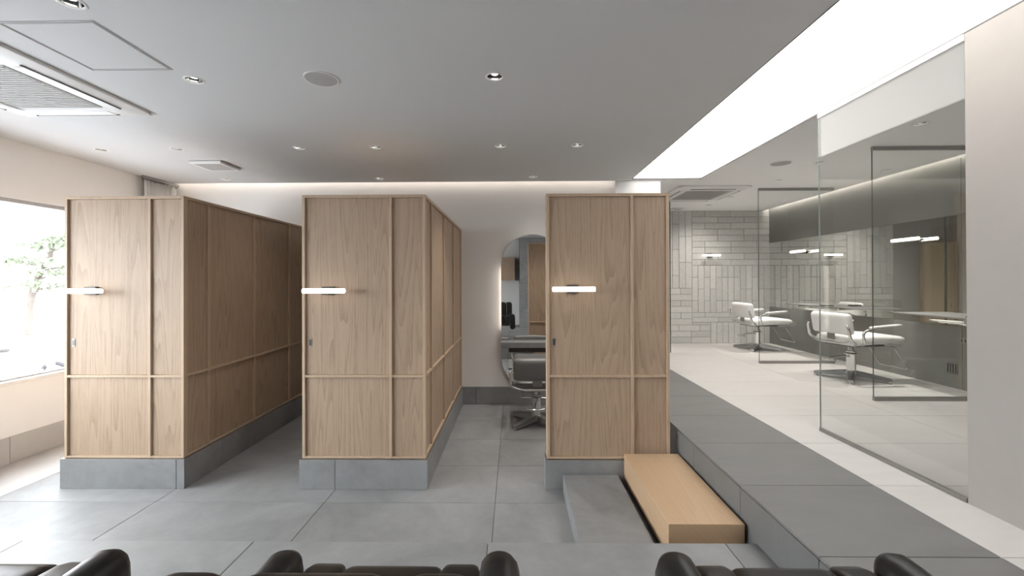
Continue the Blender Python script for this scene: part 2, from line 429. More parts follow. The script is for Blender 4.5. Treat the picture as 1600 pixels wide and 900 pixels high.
wf = struct(box('wall_back', XL - .16, 1.788, YW, YW + .15, 0, ZC + .19, WALLW), 'warm white end wall washed by the cove light')
struct(box('trim_1', 1.24, 1.788, 5.226, YW, ZU, ZC, WALLN), 'white pier beside the end of the cove')
bb = struct(box('baseboard_back', XL, XS, YW - .004, YW, 0, .218, GROUT), 'dark grey tiled baseboard of the end wall')
xb = [XL, X0 - 2.4, X0 - 1.2, X0 - .35, X0 + .85, XS]
for a, b in zip(xb, xb[1:]): box('baseboard_tile', a + G - XL, b - G - XL, -.010, 0, .002, .22, TILE_D, bb, .0008)
struct(box('wall_corridor', 1.1, 1.22, YW + .15, YT, ZU, ZC, WALLN), 'white corridor wall')
struct(box('wall_rear', XL - .2, XR + .2, YBACK - .15, YBACK, 0, ZC + .19, WALLN), 'white wall behind the shampoo chairs')
wp = struct(box('wall_partition', XG, XG + .12, YBACK, 2.155, ZU, ZC, PLAST), 'trowelled beige plaster wall at the right edge')
box('hinge_plate', -.002, .004, 2.06, 2.075, .20, .29, STEEL, wp)
wr = struct(box('wall_right', XR, XR + .15, YBACK, YT + .1, ZU, ZC + .19, SATIN), 'grey satin panelled wall carrying the long mirror')
ox, oy, oz = wr.location
for a, b in ((YBACK, 1.2), (1.2, 4.35), (4.35, 7.05), (7.05, YT)):
    box('wall_panel', -.012, 0, a + .002 - oy, b - .002 - oy, 0.0, 1.078 - oz, SATIN, wr, .001)
    box('wall_panel', -.012, 0, a + .002 - oy, b - .002 - oy, 2.207 - oz, ZC - oz, SATIN, wr, .001)
# ---- far wall of the cutting area: slim grey tiles laid in patches both ways
wt = struct(box('wall_tiled', 2.34, XR, YT, YT + .15, ZU, ZC, plain('tile_joint', (0.27, 0.265, 0.255), .9)), 'far wall of slim grey tiles laid in upright and level patches')
ox, oy, oz = wt.location
TILE_W = []
for k, c in enumerate(((0.60, 0.595, 0.575), (0.56, 0.555, 0.535), (0.63, 0.625, 0.605))):
    TILE_W.append(plain('wall_tile_%d' % k, c, 0.35, var=0.08, scale=22, bmp=0.3))
def patch(x0, x1, z0, z1, level):
    a0, a1, b0, b1 = (z0, z1, x0, x1) if level else (x0, x1, z0, z1)
    n = max(1, round((a1 - a0) / .108)); w = (a1 - a0) / n
    for i in range(n):
        s, e = a0 + i * w, a0 + (i + 1) * w
        m = max(1, round((b1 - b0) / .43)); ln = (b1 - b0) / m
        cuts = [b0]
        offs = random.choice((0, .5)) if m > 1 else 0
        cuts += [b0 + ln * (k + (1 - offs)) for k in range(m) if b0 + .05 < b0 + ln * (k + (1 - offs)) < b1 - .05] + [b1]
        for p, q in zip(cuts, cuts[1:]):
            g = .0028; t = random.choice((.010, .012, .014)); mt = random.choice(TILE_W)
            if level: box('wall_tile', p + g - ox, q - g - ox, -t, 0, s + g - oz, e - g - oz, mt, wt, .0015)
            else: box('wall_tile', s + g - ox, e - g - ox, -t, 0, p + g - oz, q - g - oz, mt, wt, .0015)
patch(2.34, 3.144, 1.41, ZC, False); patch(2.34, 3.144, .98, 1.41, True); patch(2.34, 3.144, .76, .98, True)
patch(2.34, 3.466, .655, .76, True); patch(2.78, 3.466, .44, .655, True); patch(2.34, 2.78, .44, .655, False)
patch(3.144, XR, 1.81, ZC, True); patch(3.144, XR, .98, 1.81, False); patch(3.144, XR, .81, .98, True)
patch(3.466, XR, .44, .81, False); patch(3.144, 3.466, .76, .81, True)
struct(box('wall_taupe', 1.22, 2.34, YT, YT + .15, ZU, ZC, PLAIN_B), 'plain taupe wall beside the tiled wall')
d = struct(box('door_1', 1.31, 1.84, YT - .04, YT, ZU, 2.2, OAK_PALE), 'oak sliding door at the end of the corridor')
box('door_frame', -.03, 0, -.02, .04, 0, 2.23 - ZU, OAK_TRIM, d); box('door_frame', .53, .56, -.02, .04, 0, 2.23 - ZU, OAK_TRIM, d)
box('door_handle', .05, .075, -.006, 0, .62, .70, STEEL, d)
# pieces behind the camera that the arched mirror shows
pl = struct(box('wall_pillar', .15, 1.2, YBACK, -1.5, ZP, ZC, GROUT), 'grey tiled pillar behind the shampoo chairs')
for z0, z1 in ((0, .66), (.66, 1.26), (1.26, 1.86), (1.86, ZC - ZP)):
    box('pillar_tile', 0, 1.05, .70, .71, z0 + G, z1 - G, TILE_D, pl)
t = thing('wall_cupboard', 'oak wall cupboard above the shampoo area seen in the arched mirror', 'cupboard', (-.8, YBACK, 1.56))
box('carcass', -.8, .82, 0, .33, 0, .68, OAK, t)
for k in range(3): box('cupboard_door', -.8 + k * .54 + .003, -.8 + (k + 1) * .54 - .003, .33, .35, .003, .677, OAK, t, .001)

# ---- luminous ceiling panel
t = thing('luminous_ceiling_panel', 'long bright luminous strip set flush in the ceiling', 'ceiling light', (LX0, YBACK, ZC))
box('light_panel', 0.004, LX1 - LX0 - .004, 0, LY1 - YBACK - .004, .012, .03, E_PANEL, t)
box('edge_trim', 0, .006, 0, LY1 - YBACK, -.002, .04, DARK_LINE, t); box('edge_trim', LX1 - LX0 - .006, LX1 - LX0, 0, LY1 - YBACK, -.002, .04, DARK_LINE, t)
box('edge_trim', .006, LX1 - LX0 - .006, LY1 - YBACK - .005, LY1 - YBACK, -.002, .04, DARK_LINE, t)
# ---- cove strips
t = box('cove_light_strip', XL + .03, 1.23, YCOVE + .004, YCOVE + .022, ZC + .05, ZC + .075, E_COVE)
tag(t, 'warm light strip hidden in the ceiling slot of the end wall', 'cove light')
t = box('cove_light_strip', XR - .098, XR - .08, YBACK + .1, YT - .05, ZC + .05, ZC + .075, E_COVE2)
tag(t, 'warm light strip hidden in the ceiling slot above the long mirror', 'cove light')

# ================================================================== OAK CABINETS
def panelled_face(root, W_, cuts, z0, z1, zr, place, label_panel='panel', handle=False):
    """place(u0,u1,d0,d1,z0,z1,name,mat,parent): box on a face, u along it, d outwards."""
    sw, so = .021, .019
    us = [0] + cuts + [W_]
    for i in range(len(us)):
        if i in (0, len(us) - 1):
            u0 = 0 if i == 0 else W_ - sw
        else: u0 = us[i] - sw / 2
        place(u0, u0 + sw, 0, so, z0, z1, 'stile', OAK_TRIM, root)
    edges = [(us[i] + (sw if i == 0 else sw / 2), us[i + 1] - (sw if i == len(us) - 2 else sw / 2)) for i in range(len(us) - 1)]
    for u0, u1 in edges:
        place(u0, u1, 0, so, z1 - .018, z1, 'rail', OAK_TRIM, root)
        place(u0, u1, 0, so, z0, z0 + .014, 'rail', OAK_TRIM, root)
        place(u0, u1, 0, so, zr - .009, zr + .009, 'rail', OAK_TRIM, root)
    first = True
    for u0, u1 in edges:
        p = place(u0 + .001, u1 - .001, 0, .003, zr + .010, z1 - .019, 'panel', OAK, root)
        place(u0 + .001, u1 - .001, 0, .003, z0 + .015, zr - .010, 'panel', OAK, root)
        if first and handle:
            h = box('flush_pull', .022, .046, -.004, 0.001, 1.092 - .03 - (zr + .010), 1.092 + .03 - (zr + .010), STEEL, p, .002)
            box('pull_recess', .005, .019, -.0008, 0, .008, .052, BRONZE, h)
        first = False
def cabinet(x0, x1, div, y1, label, name, side_cuts, plinth_cut, cat):
    root = thing(name, label, cat, ((x0 + x1) / 2, YB, 0))
    w = x1 - x0; D = y1 - YB; hx = w / 2; so = .019
    box('carcass', -hx + so, hx - so, so, D - (so if D < 1 else 0), ZPL, ZTOP - .004, OAK, root)
    box('top_board', -hx, hx, 0, D, ZTOP - .004, ZTOP, OAK_TRIM, root)
    def front(u0, u1, d0, d1, z0, z1, n, m, p): return box(n, -hx + u0, -hx + u1, so - d1, so - d0, z0, z1, m, p, .0012)
    def back(u0, u1, d0, d1, z0, z1, n, m, p): return box(n, -hx + u0, -hx + u1, D - so + d0, D - so + d1, z0, z1, m, p, .0012)
    def rside(u0, u1, d0, d1, z0, z1, n, m, p): return box(n, hx - so + d0, hx - so + d1, u0 + so, u1 + so, z0, z1, m, p, .0012)
    def lside(u0, u1, d0, d1, z0, z1, n, m, p): return box(n, -hx + so - d1, -hx + so - d0, u0 + so, u1 + so, z0, z1, m, p, .0012)
    z0 = ZPL + .002; z1 = ZTOP - .004
    panelled_face(root, w, [div - x0], z0, z1, ZRAIL, front, handle=True)
    if D > 1:
        for f in (rside, lside): panelled_face(root, D - so, [c - YB - so for c in side_cuts], z0, z1, ZRAIL, f)
    else:
        panelled_face(root, w, [div - x0], z0, z1, ZRAIL, back)
        for f in (rside, lside): f(0, D - 2 * so, 0, so, z0, z1, 'stile', OAK_TRIM, root)
    # tiled plinth
    e = .016
    box('plinth', -hx - e + .010, hx + e - .010, -e + .010, D - (0 if D > 1 else -e + .010), 0, ZPL - .010, GROUT, root)
    pc = plinth_cut - (x0 + x1) / 2 if plinth_cut else None
    cuts = [-hx - e] + ([pc] if pc is not None else []) + [hx + e]
    for a, b in zip(cuts, cuts[1:]):
        box('plinth_tile', a + (.002 if a != cuts[0] else 0), b - (.002 if b != cuts[-1] else 0), -e, -e + .010, .001, ZPL - .002, TILE_D, root, .0008)
    yc = [-e + .010] + [c - YB for c in (3.586, 4.186, 4.786) if c - YB < D] + [D if D > 1 else D + e - .010]
    for a, b in zip(yc, yc[1:]):
        for x in (-hx - e, hx + e - .010):
            box('plinth_tile', x, x + .010, a + .0015, b - .0015, .001, ZPL - .002, TILE_D, root, .0008)
    if D < 1: box('plinth_tile', -hx - e, hx + e, D + e - .010, D + e, .001, ZPL - .002, TILE_D, root, .0008)
    box('plinth_cap', -hx - e + .002, hx + e - .002, -e + .002, D + (0 if D > 1 else e - .002), ZPL - .0021, ZPL, STEEL, root)
    return root
sc_ = [3.455, 4.072, 4.708]
cabinet(-3.4068, -2.4939, -2.758, YW, 'long oak panelled cabinet beside the window, leftmost of the three', 'oak_cabinet', sc_, -2.539, 'cabinet')
cabinet(-1.5957, -0.6659, -0.929, YW, 'long oak panelled cabinet in the middle, between the two aisles', 'oak_cabinet', sc_, -1.343, 'cabinet')
cabinet(0.2407, 1.1526, 0.878, YB + .105, 'oak panelled screen in front of the arched mirror, beside the steps', 'oak_screen', [], None, 'screen')

# ---- tube wall lamps: a mount on the wall and a glowing tube held off it
def wall_lamp(loc, rotz, label, length=.312, off=.088, zdrop=0):
    t = thing('wall_lamp', label, 'wall lamp', loc, rotz, 'tube wall lamps')
    box('mount', -.045, .045, -.03, 0, -.030, .030, BRONZE, t, .002)
    box('arm', -.03, .03, -off + .012, -.03, -.009, .009, BRONZE, t, .002)
    h = length / 2
    bm = add_tube(bmesh.new(), [(-h, -off, 0), (-h + .003, -off, 0), (h - .003, -off, 0), (h, -off, 0)], [.0155, .0185, .0185, .0155], 16)
    smooth(obj('lamp_tube', bm, E_TUBE, t), 50)
    return t
LO = 0.0
wall_lamp((-3.200, YB + .016, 1.486), 0, 'glowing tube lamp on the oak cabinet beside the window', off=.094)
wall_lamp((-1.397, YB + .016, 1.482), 0, 'glowing tube lamp on the middle oak cabinet', off=.094)
wall_lamp((.433, YB + .016, 1.489), 0, 'glowing tube lamp on the oak screen by the steps', off=.094)
wall_lamp((3.446, YT - .013, 1.986), 0, 'glowing tube lamp on the grey tiled wall')
wall_lamp((XR - .022, 6.683, 1.992), -PI / 2, 'glowing tube lamp on the long mirror above the farther pale chair', .335)
wall_lamp((XR - .022, 4.862, 2.0), -PI / 2, 'glowing tube lamp on the long mirror above the nearer pale chair', .335)

# ---- steps
t = thing('tiled_step', 'low grey tiled step slab in front of the oak screen', 'step', (.353, YE, 0))
box('step_core', .011, .392, .004, .968, 0, .113, GROUT, t)
box('step_top', 0.0, .403, .002, .97, .113, .125, TILE_D, t, .0015)
box('step_side', 0, .010, .002, .97, .001, .1125, TILE_D, t, .001)
box('step_side', .393, .403, .002, .97, .001, .1125, TILE_D, t, .001)
t = thing('wooden_step', 'pale wooden box step between the tiled step and the raised floor', 'step', (.805, 2.255, 0))
box('step_block', 0, .398, 0, .912, .086, .273, OAK_BENCH, t, .0025, 2)
box('recessed_base', .05, .35, .05, .86, 0, .086, BRONZE, t)

# ================================================================== GLASS SCREENS
t = thing('glass_partition', 'tall frameless glass panel standing against the beige plaster wall', 'glass panel', (XG + .006, 2.158, ZU))
LG = 3.184 - 2.158
box('glass_pane', -.005, .005, .001, LG, .02, 2.744 - ZU, GLASS, t)
box('glass_edge', -.005, .005, LG, LG + .0015, .02, 2.744 - ZU, GLASS_EL, t)
box('bottom_channel', -.012, .012, 0, LG, 0, .022, STEEL, t, .001)
box('top_channel', -.012, .012, 0, LG, 2.744 - ZU, ZC - ZU, WHITE_PL, t, .001)
def glass_screen(x0, x1, y, label):
    t = thing('glass_screen', label, 'glass screen', (x0, y, ZU), 0, 'glass screens between the cutting places')
    w = x1 - x0
    box('glass_pane', .003, w, -.005, .005, .03, ZC - ZU - .03, GLASS, t)
    box('glass_edge', 0, .003, -.005, .005, .03, ZC - ZU - .03, GLASS_E, t)
    box('bottom_rail', 0, w, -.012, .012, 0, .034, STEEL, t, .001)
    box('top_rail', 0, w, -.012, .012, ZC - ZU - .034, ZC - ZU, STEEL, t, .001)
    return t
glass_screen(3.30, 4.26, 3.975, 'glass screen nearer the camera, beside the nearer pale chair')
glass_screen(3.262, 4.26, 5.74, 'glass screen between the two pale chairs')
t = thing('glass_screen', 'narrow glass screen just right of the oak screen, at the corridor', 'glass screen', (1.80, 6.62, ZU), 0, 'glass screens between the cutting places')
box('glass_pane', 0, .602, -.005, .005, 0.01, ZC - ZU - .03, GLASS, t)
box('glass_edge', .602, .612, -.006, .006, 0.01, ZC - ZU - .03, GLASS_E, t)
box('top_rail', 0, .612, -.012, .012, ZC - ZU - .034, ZC - ZU, STEEL, t, .001)
box('bottom_rail', 0, .612, -.012, .012, 0, .012, STEEL, t, .001)

# ================================================================== MIRRORS AND SHELVES
t = thing('wall_mirror', 'long frameless mirror band along the grey panelled wall', 'mirror', (XR, 0, 1.082))
ym = [.9, 2.65, 4.35, 5.69, 7.05, YT - .016]
for a, b in zip(ym, ym[1:]): box('mirror_panel', -.010, -.001, a + .001, b - .001, 0, 2.203 - 1.082, MIRR, t)
def r_shelf(y0, y1, label):
    t = thing('mirror_shelf', label, 'shelf', (XR, y0, 1.183), 0, 'slim shelves under the long mirror')
    box('shelf_board', -.31, -.011, 0, y1 - y0, -.006, .006, STONE, t, .002)
    box('shelf_edge', -.316, -.31, 0, y1 - y0, -.007, .007, STEEL, t, .001)
    for y in (.25, y1 - y0 - .25): box('bracket', -.28, -.011, y - .01, y + .01, -.022, -.008, BRONZE, t, .001)
    box('tool_holder', -.27, -.13, .55, .62, .008, .022, DARK_PL, t, .003)
r_shelf(5.36, 6.66, 'slim shelf under the long mirror at the farther pale chair')
r_shelf(3.45, 4.84, 'slim shelf under the long mirror at the nearer pale chair')
def plate(y, z, h, w, n, label):
    t = thing('wall_plate', label, 'outlet', (XR - .012, y, z))
    box('cover', -.006, 0, -w / 2, w / 2, -h / 2, h / 2, STEEL, t, .001)
    for k in range(n):
        yy = -w / 2 + w * (k + .5) / n
        box('slot', -.008, -.006, yy - w / n * .22, yy + w / n * .22, -h / 2 + .008, h / 2 - .008, DARK_PL, t)
plate(4.447, .641, .11, .11, 4, 'small slotted vent plate low on the grey wall panel')
plate(4.33, .937, .05, .07, 2, 'small socket plate on the grey wall panel below the shelf')
# arched mirror at the dark chair
MX, MR, MZ0, MZ1 = .229, .394, .165, 2.132
def stadium(r, z0, z1, n=24):
    a = [(r * math.cos(PI * k / n), z1 - r + r * math.sin(PI * k / n)) for k in range(n + 1)] if False else []
    R0 = MR
    pts = [(r * math.cos(PI * k / n), z1 - R0 + r * math.sin(PI * k / n)) for k in range(n + 1)]
    pts += [(-r * math.cos(PI * k / n), z0 + R0 - r * math.sin(PI * k / n)) for k in range(n + 1)]
    return pts
t = thing('arched_mirror', 'tall round-ended wall mirror glowing at its edge behind the dark chair', 'mirror', (MX, YW, 0))
MZ0 = .20
smooth(prism('mirror_glass', stadium(MR - .003, MZ0, MZ1), -.050, -.045, MIRR, t), 30)
smooth(prism('mirror_rim', stadium(MR, MZ0, MZ1), -.0465, -.038, STEEL, t), 30)
smooth(prism('backing', stadium(MR - .06, MZ0, MZ1), -.038, 0, BRONZE, t), 30)
for s in (-1, 1): box('edge_light', s * (MR - .048) - .006, s * (MR - .048) + .006, -.034, -.016, .95, 1.72, E_MIRR, t)
t = thing('styling_shelf', 'grey shelf across the arched mirror behind the dark chair', 'shelf', (MX, YW, .728))
box('shelf_board', -.396, .40, -.16, -.051, .002, .072, STONE, t, .003)
box('shelf_foot', -.30, .30, -.10, -.051, -.06, .002, BRONZE, t)

# ================================================================== CEILING FITTINGS
def make_downlight():
    t = thing('downlight', 'x', 'downlight', (0, 0, ZC), 0, 'recessed downlights')
    lathe('trim_ring', [(DLR - .003, .004), (DLR - .003, -.003), (DLR + .004, -.0035), (DLR + .009, -.001), (DLR + .009, 0)], WHITE_PL, t)
    lathe('reflector_cup', [(DLR - .002, .001), (DLR - .006, .03), (.036, .075), (0, .075)], CHROME, t)
    lathe('lamp_head', [(.0, .074), (.021, .074), (.024, .02), (.021, .014), (.019, .017)], ALU, t, 18)
    lathe('lens', [(.0195, .0165), (.012, .0135), (0, .0125)], E_LENS, t, 18)
    return t
proto = make_downlight()
for i, (x, y, lab, pw) in enumerate(DL):
    o = proto if i == 0 else copy_tree(proto)
    o.location = (x, y, ZC); o['label'] = lab
    ld = bpy.data.lights.new('downlight_beam', 'SPOT'); ld.energy = SPOT_W * pw * (4.6 if x > 4 else 1.8 if x > 2 else 1.0); ld.color = (1.0, .95, .88)
    ld.spot_size = math.radians(60 if x > 4 else 140 if x > 2 else 64 if y > 5 else 84); ld.spot_blend = 1.0; ld.shadow_soft_size = .018
    lo = bpy.data.objects.new('downlight_beam', ld); C.objects.link(lo); lo.parent = o; lo.location = (0, 0, .006)
def speaker(x, y, label):
    t = thing('ceiling_speaker', label, 'speaker', (x, y, ZC), 0, 'round ceiling speakers')
    lathe('speaker_rim', [(.092, -.002), (.094, -.006), (.100, -.005), (.1015, 0)], WHITE_PL, t, 40)
    lathe('speaker_grille', [(.093, 0), (.093, -.0045), (.06, -.006), (0, -.0065)], GREY_PL, t, 40)
speaker(-1.163, 2.561, 'round grey speaker in the open grey ceiling')
speaker(2.803, 4.514, 'round grey speaker in the ceiling beside the luminous strip')
def ac_unit(x0, x1, y0, y1, label):
    w, d = x1 - x0, y1 - y0
    t = thing('air_conditioner', label, 'air conditioner', ((x0 + x1) / 2, (y0 + y1) / 2, ZC - .0015), 0, 'ceiling cassette air conditioners')
    bm = bmesh.new()      # shallow tray with rounded corners
    def ring(hw, hd, r, z):
        out = []
        for cx, cy, a0 in ((1, 1, 0), (-1, 1, 90), (-1, -1, 180), (1, -1, 270)):
            for k in range(6):
                a = math.radians(a0 + 18 * k)
                out.append(bm.verts.new((cx * (hw - r) + r * math.cos(a), cy * (hd - r) + r * math.sin(a), z)))
        return out
    R = [ring(w / 2, d / 2, .05, 0), ring(w / 2, d / 2, .05, -.010), ring(w / 2 - .006, d / 2 - .006, .046, -.016), ring(w / 2 - .075, d / 2 - .075, .03, -.034), ring(w / 2 - .165, d / 2 - .165, .02, -.036), ring(w / 2 - .17, d / 2 - .17, .02, -.025)]
    for a, b in zip(R, R[1:]):
        for k in range(24): bm.faces.new((a[k], a[(k + 1) % 24], b[(k + 1) % 24], b[k]))
    bm.faces.new(R[-1]); bmesh.ops.recalc_face_normals(bm, faces=bm.faces[:])
    smooth(obj('casing', bm, WHITE_PL, t), 25)
    hw, hd = w / 2 - .19, d / 2 - .19
    box('shadow_gap', -w / 2 + .004, w / 2 - .004, -d / 2 + .004, d / 2 - .004, -.0135, -.011, STEEL, t)
    g = box('intake_grille', -hw, hw, -hd, hd, -.032, -.024, GREY_PL, t, .004)
    b2 = bmesh.new()
    for k in range(22):
        y = .02 + (2 * hd - .04) * k / 21
        add_box(b2, .015, 2 * hw - .015, y - .004, y + .004, -.004, .001)
    gs = obj('grille_slats', b2, plain('grille_grey', (.50, .49, .47), .6) if 'grille_grey' not in MATS else MATS['grille_grey'], g); gs['kind'] = 'stuff'
    for k in range(4):
        a = k * PI / 2; rr = (d if k % 2 == 0 else w) / 2 - .115; ln = (w if k % 2 == 0 else d) / 2 - .20
        bm = add_box(bmesh.new(), -ln, ln, rr - .035, rr + .035, -.0385, -.0345, .0015)
        bmesh.ops.rotate(bm, verts=bm.verts[:], cent=(0, 0, 0), matrix=Matrix.Rotation(a, 3, 'Z'))
        fl_ = obj('air_flap', bm, WHITE_PL, t)
        bm = add_box(bmesh.new(), -ln - .02, ln + .02, rr + .032, rr + .040, -.0395, -.0335)
        bmesh.ops.rotate(bm, verts=bm.verts[:], cent=(0, 0, 0), matrix=Matrix.Rotation(a, 3, 'Z'))
        obj('air_slot', bm, DARK_PL, fl_)
ac_unit(-3.575, -2.62, 2.115, 3.07, 'white square air conditioner in the ceiling by the window')
ac_unit(2.14, 3.09, 5.55, 6.53, 'white square air conditioner in the ceiling beyond the luminous strip')
t = thing('access_hatch', 'square hatch outlined in the ceiling beside the window air conditioner', 'hatch', (-2.2, 2.2, ZC))
for (h, w) in ((.234, .0025), (.222, .002)):
    for a in range(4):
        bm = add_box(bmesh.new(), -h, h, h - w, h, -.0025, 0)
        bmesh.ops.rotate(bm, verts=bm.verts[:], cent=(0, 0, 0), matrix=Matrix.Rotation(a * PI / 2, 3, 'Z'))
        obj('frame_strip', bm, GREY_PL, t)
box('hatch_panel', -.214, .214, -.214, .214, -.002, 0, CEIL, t)
def vent(x0, x1, y0, y1, label, prot=.028):
    t = thing('ceiling_vent', label, 'vent', ((x0 + x1) / 2, (y0 + y1) / 2, ZC), 0, 'ceiling vents')
    w, d = (x1 - x0) / 2, (y1 - y0) / 2
    box('cover', -w, w, -d, d, -prot, -.004, WHITE_PL, t, .006, 2); box('neck', -w + .03, w - .03, -d + .03, d - .03, -.006, 0, DARK_PL, t)
    box('grille', -w + .035, w - .035, -d + .035, d - .035, -prot - .002, -prot + .002, GREY_PL, t)
vent(-3.29, -2.96, 4.26, 4.58, 'white square vent hanging under the ceiling behind the window cabinet')
vent(2.70, 2.90, 7.25, 7.42, 'small grey vent in the ceiling near the grey tiled wall', .016)

# ---- curtain
bm = bmesh.new(); NU, NV = 72, 10; vs = []
for i in range(NU + 1):
    s = i / NU; col = []
    for j in range(NV + 1):
        z = .03 + (2.73 - .03) * j / NV
        amp = .028 * (1 - .45 * (j / NV) ** 4)
        col.append(bm.verts.new((XL + .075 + amp * math.sin(s * 2 * PI * 8) + .008 * math.sin(s * 17 + j * .7), 4.84 + s * .50 + .01 * math.sin(j * .9 + s * 9), z)))
    vs.append(col)
for i in range(NU):
    for j in range(NV): bm.faces.new((vs[i][j], vs[i + 1][j], vs[i + 1][j + 1], vs[i][j + 1]))
t = thing('curtain', 'white gathered curtain hanging in the corner by the window', 'curtain', (0, 0, 0))
cu = smooth(obj('curtain_cloth', bm, CLOTH, t), 180)
sm = cu.modifiers.new('thick', 'SOLIDIFY'); sm.thickness = .003
box('curtain_rail', XL + .06, XL + .09, 4.83, 5.35, 2.745, ZC, STEEL, t, .002)
for k in range(8): box('curtain_hook', XL + .07, XL + .08, 4.86 + k * .065, 4.866 + k * .065, 2.72, 2.748, STEEL, t)

# ================================================================== SALON CHAIRS (local: facing +y, origin on the floor)
def salon_chair(label, loc, rotz, leather):
    t = thing('salon_chair', label, 'chair', loc, rotz, 'salon chairs')
    # four-star base
    for k in range(4):
        a = PI / 4 + k * PI / 2
        bm = bmesh.new(); n = 6; rg = []
        for i in range(n + 1):
            s = i / n; r = .03 + .31 * s; w = .044 - .014 * s; zt = .10 - .052 * s; zb = .045 - .029 * s
            rg.append([bm.verts.new((r, w, zb)), bm.verts.new((r, w * .75, zt)), bm.verts.new((r, -w * .75, zt)), bm.verts.new((r, -w, zb))])
        for p, q in zip(rg, rg[1:]):
            for j in range(4): bm.faces.new((p[j], p[(j + 1) % 4], q[(j + 1) % 4], q[j]))
        bm.faces.new(rg[0]); bm.faces.new(rg[-1][::-1]); bmesh.ops.recalc_face_normals(bm, faces=bm.faces[:])
        lg = smooth(obj('base_leg', bm, ALU, t, None, (0, 0, a)), 40)
        lathe('glide', [(0, 0), (.020, 0), (.022, .008), (.018, .024), (0, .024)], CHROME, lg, 14, (.325, 0, 0))
    lathe('column', [(0, .05), (.058, .05), (.060, .085), (.046, .10), (.044, .30), (.047, .305), (.047, .315), (.030, .318), (.030, .395), (0, .395)], CHROME, t, 24)
    # foot pump pedal
    tube('pump_lever', arc_path([(0.02, -.03, .255), (.0, -.10, .262), (-.02, -.20, .245), (-.02, -.27, .225)], .04), .009, CHROME, t)
    tube('pump_pedal', arc_path([(-.10, -.255, .228), (-.02, -.285, .222), (.07, -.255, .228)], .04), .012, CHROME, t)
    tube('swivel_ring', [(.058 * math.cos(2 * PI * k / 20), .058 * math.sin(2 * PI * k / 20), .285) for k in range(20)], .007, CHROME, t, 8, True)
    box('seat_plate', -.17, .17, -.17, .24, .385, .400, BRONZE, t, .004)
    # seat: thick at the back, thinning to a soft front edge
    def dseat(v):
        s = (v.y + .325) / .65
        v.z = v.z * (1.0 - .45 * max(0, s - .35) ** 1.2) + .012 * math.sin(s * PI) + .012 * s
        v.x *= 1 - .10 * max(0, s - .6)
        return v
    pad('seat', .49, .66, .105, .045, leather, t, (0, .105, .445), None, dseat)
    # back
    def dback(v):
        v.y -= .10 * (v.x / .26) ** 2 * -0.35
        v.z += -.012 * (v.x / .26) ** 2
        return v
    pad('backrest', .50, .085, .235, .038, leather, t, (0, -.265, .638), (math.radians(9), 0, 0), dback)
    box('back_plate', -.05, .05, -.247, -.237, .455, .56, STEEL, t, .003)
    for s in (-1, 1):
        tube('side_frame', arc_path([(s * .20, -.15, .405), (s * .265, -.20, .435), (s * .275, -.265, .47), (s * .272, -.29, .60), (s * .25, -.29, .63)], .05), .0135, CHROME, t, 12)
        tube('arm_frame', arc_path([(s * .19, -.06, .405), (s * .272, -.10, .43), (s * .283, -.14, .555), (s * .285, -.02, .592), (s * .282, .22, .612)], .06), .013, CHROME, t, 12)
        def darm(v): v.z += .012 * (v.y / .17); return v
        pad('arm_pad', .052, .34, .024, .011, LEATHER_W if leather is LEATHER_W else LEATHER_G, t, (s * .284, .125, .616), None, darm, 5)
    tube('rear_bar', arc_path([(-.262, -.24, .455), (-.16, -.265, .425), (.16, -.265, .425), (.262, -.24, .455)], .06), .0125, CHROME, t, 12)
    # footrest
    tube('footrest', arc_path([(-.15, .20, .392), (-.155, .36, .375), (-.165, .52, .13), (.165, .52, .13), (.155, .36, .375), (.15, .20, .392)], .03), .0085, CHROME, t)
    return t
salon_chair('pale leather salon chair nearest the camera, behind the big glass panel', (3.776, 4.842, ZU), -PI / 2 + math.radians(6), LEATHER_W)
salon_chair('pale leather salon chair in front of the grey tiled wall', (3.887, 6.893, ZU), -PI / 2 + math.radians(4), LEATHER_W)
salon_chair('dark grey leather salon chair facing the arched mirror behind the oak screen', (.235, 4.66, 0), 0, LEATHER_G)

# ================================================================== BLACK SHAMPOO CHAIRS (local: facing +y)
def shampoo_chair(label, x, back_up=0.0):
    t = thing('shampoo_chair', label, 'chair', (x, .9, ZP), 0, 'black shampoo chairs along the bottom edge')
    lathe('base_disc', [(0, 0), (.26, 0), (.26, .012), (.24, .022), (.06, .03), (0, .03)], CHROME, t, 36)
    lathe('pedestal', [(.055, .028), (.05, .30), (.09, .33), (0, .33)], CHROME, t)
    box('seat_frame', -.24, .24, -.22, .26, .33, .37, BRONZE, t, .006)
    def dm(v):
        v.z += -.012 * max(0, (v.y - .05) / .2) ** 2
        return v
    pad('seat_pad', .292, .52, .17, .036, LEATHER_B, t, (0, .06, .461), None, dm)
    for s in (-1, 1): pad('seat_bolster', .118, .525, .172, .030, LEATHER_B, t, (s * .1895, .06, .462), None, dm)
    for s in (-1, 1): tube('seam_piping', [(s * .139, -.2, .540), (s * .139, .1, .541), (s * .139, .24, .532), (s * .139, .30, .516), (s * .139, .317, .485), (s * .139, .318, .41)], .0035, PIPING, t, 6)
    for s in (-1, 1):
        def da(v, s=s):
            k = (v.y + .24) / .48
            v.z += .02 * k - .05 * max(0, .35 - k)
            v.x += s * .012 * math.cos(v.z * 6)
            return v
        pad('armrest', .112, .50, .34, .054, LEATHER_B, t, (s * .291, .07, .398), None, da)
    rx = (math.radians(14), 0, 0)
    pad('back_pad', .286, .13, .44, .05, LEATHER_B, t, (0, -.165, .612 + back_up), rx)
    for s in (-1, 1): pad('back_bolster', .148, .13, .44, .05, LEATHER_B, t, (s * .213, -.165, .612 + back_up), rx)
    return t
shampoo_chair('black leather shampoo chair at the bottom left corner by the window light', -1.435)
shampoo_chair('black leather shampoo chair at the bottom centre, in front of the middle cabinet', -.342, .005)
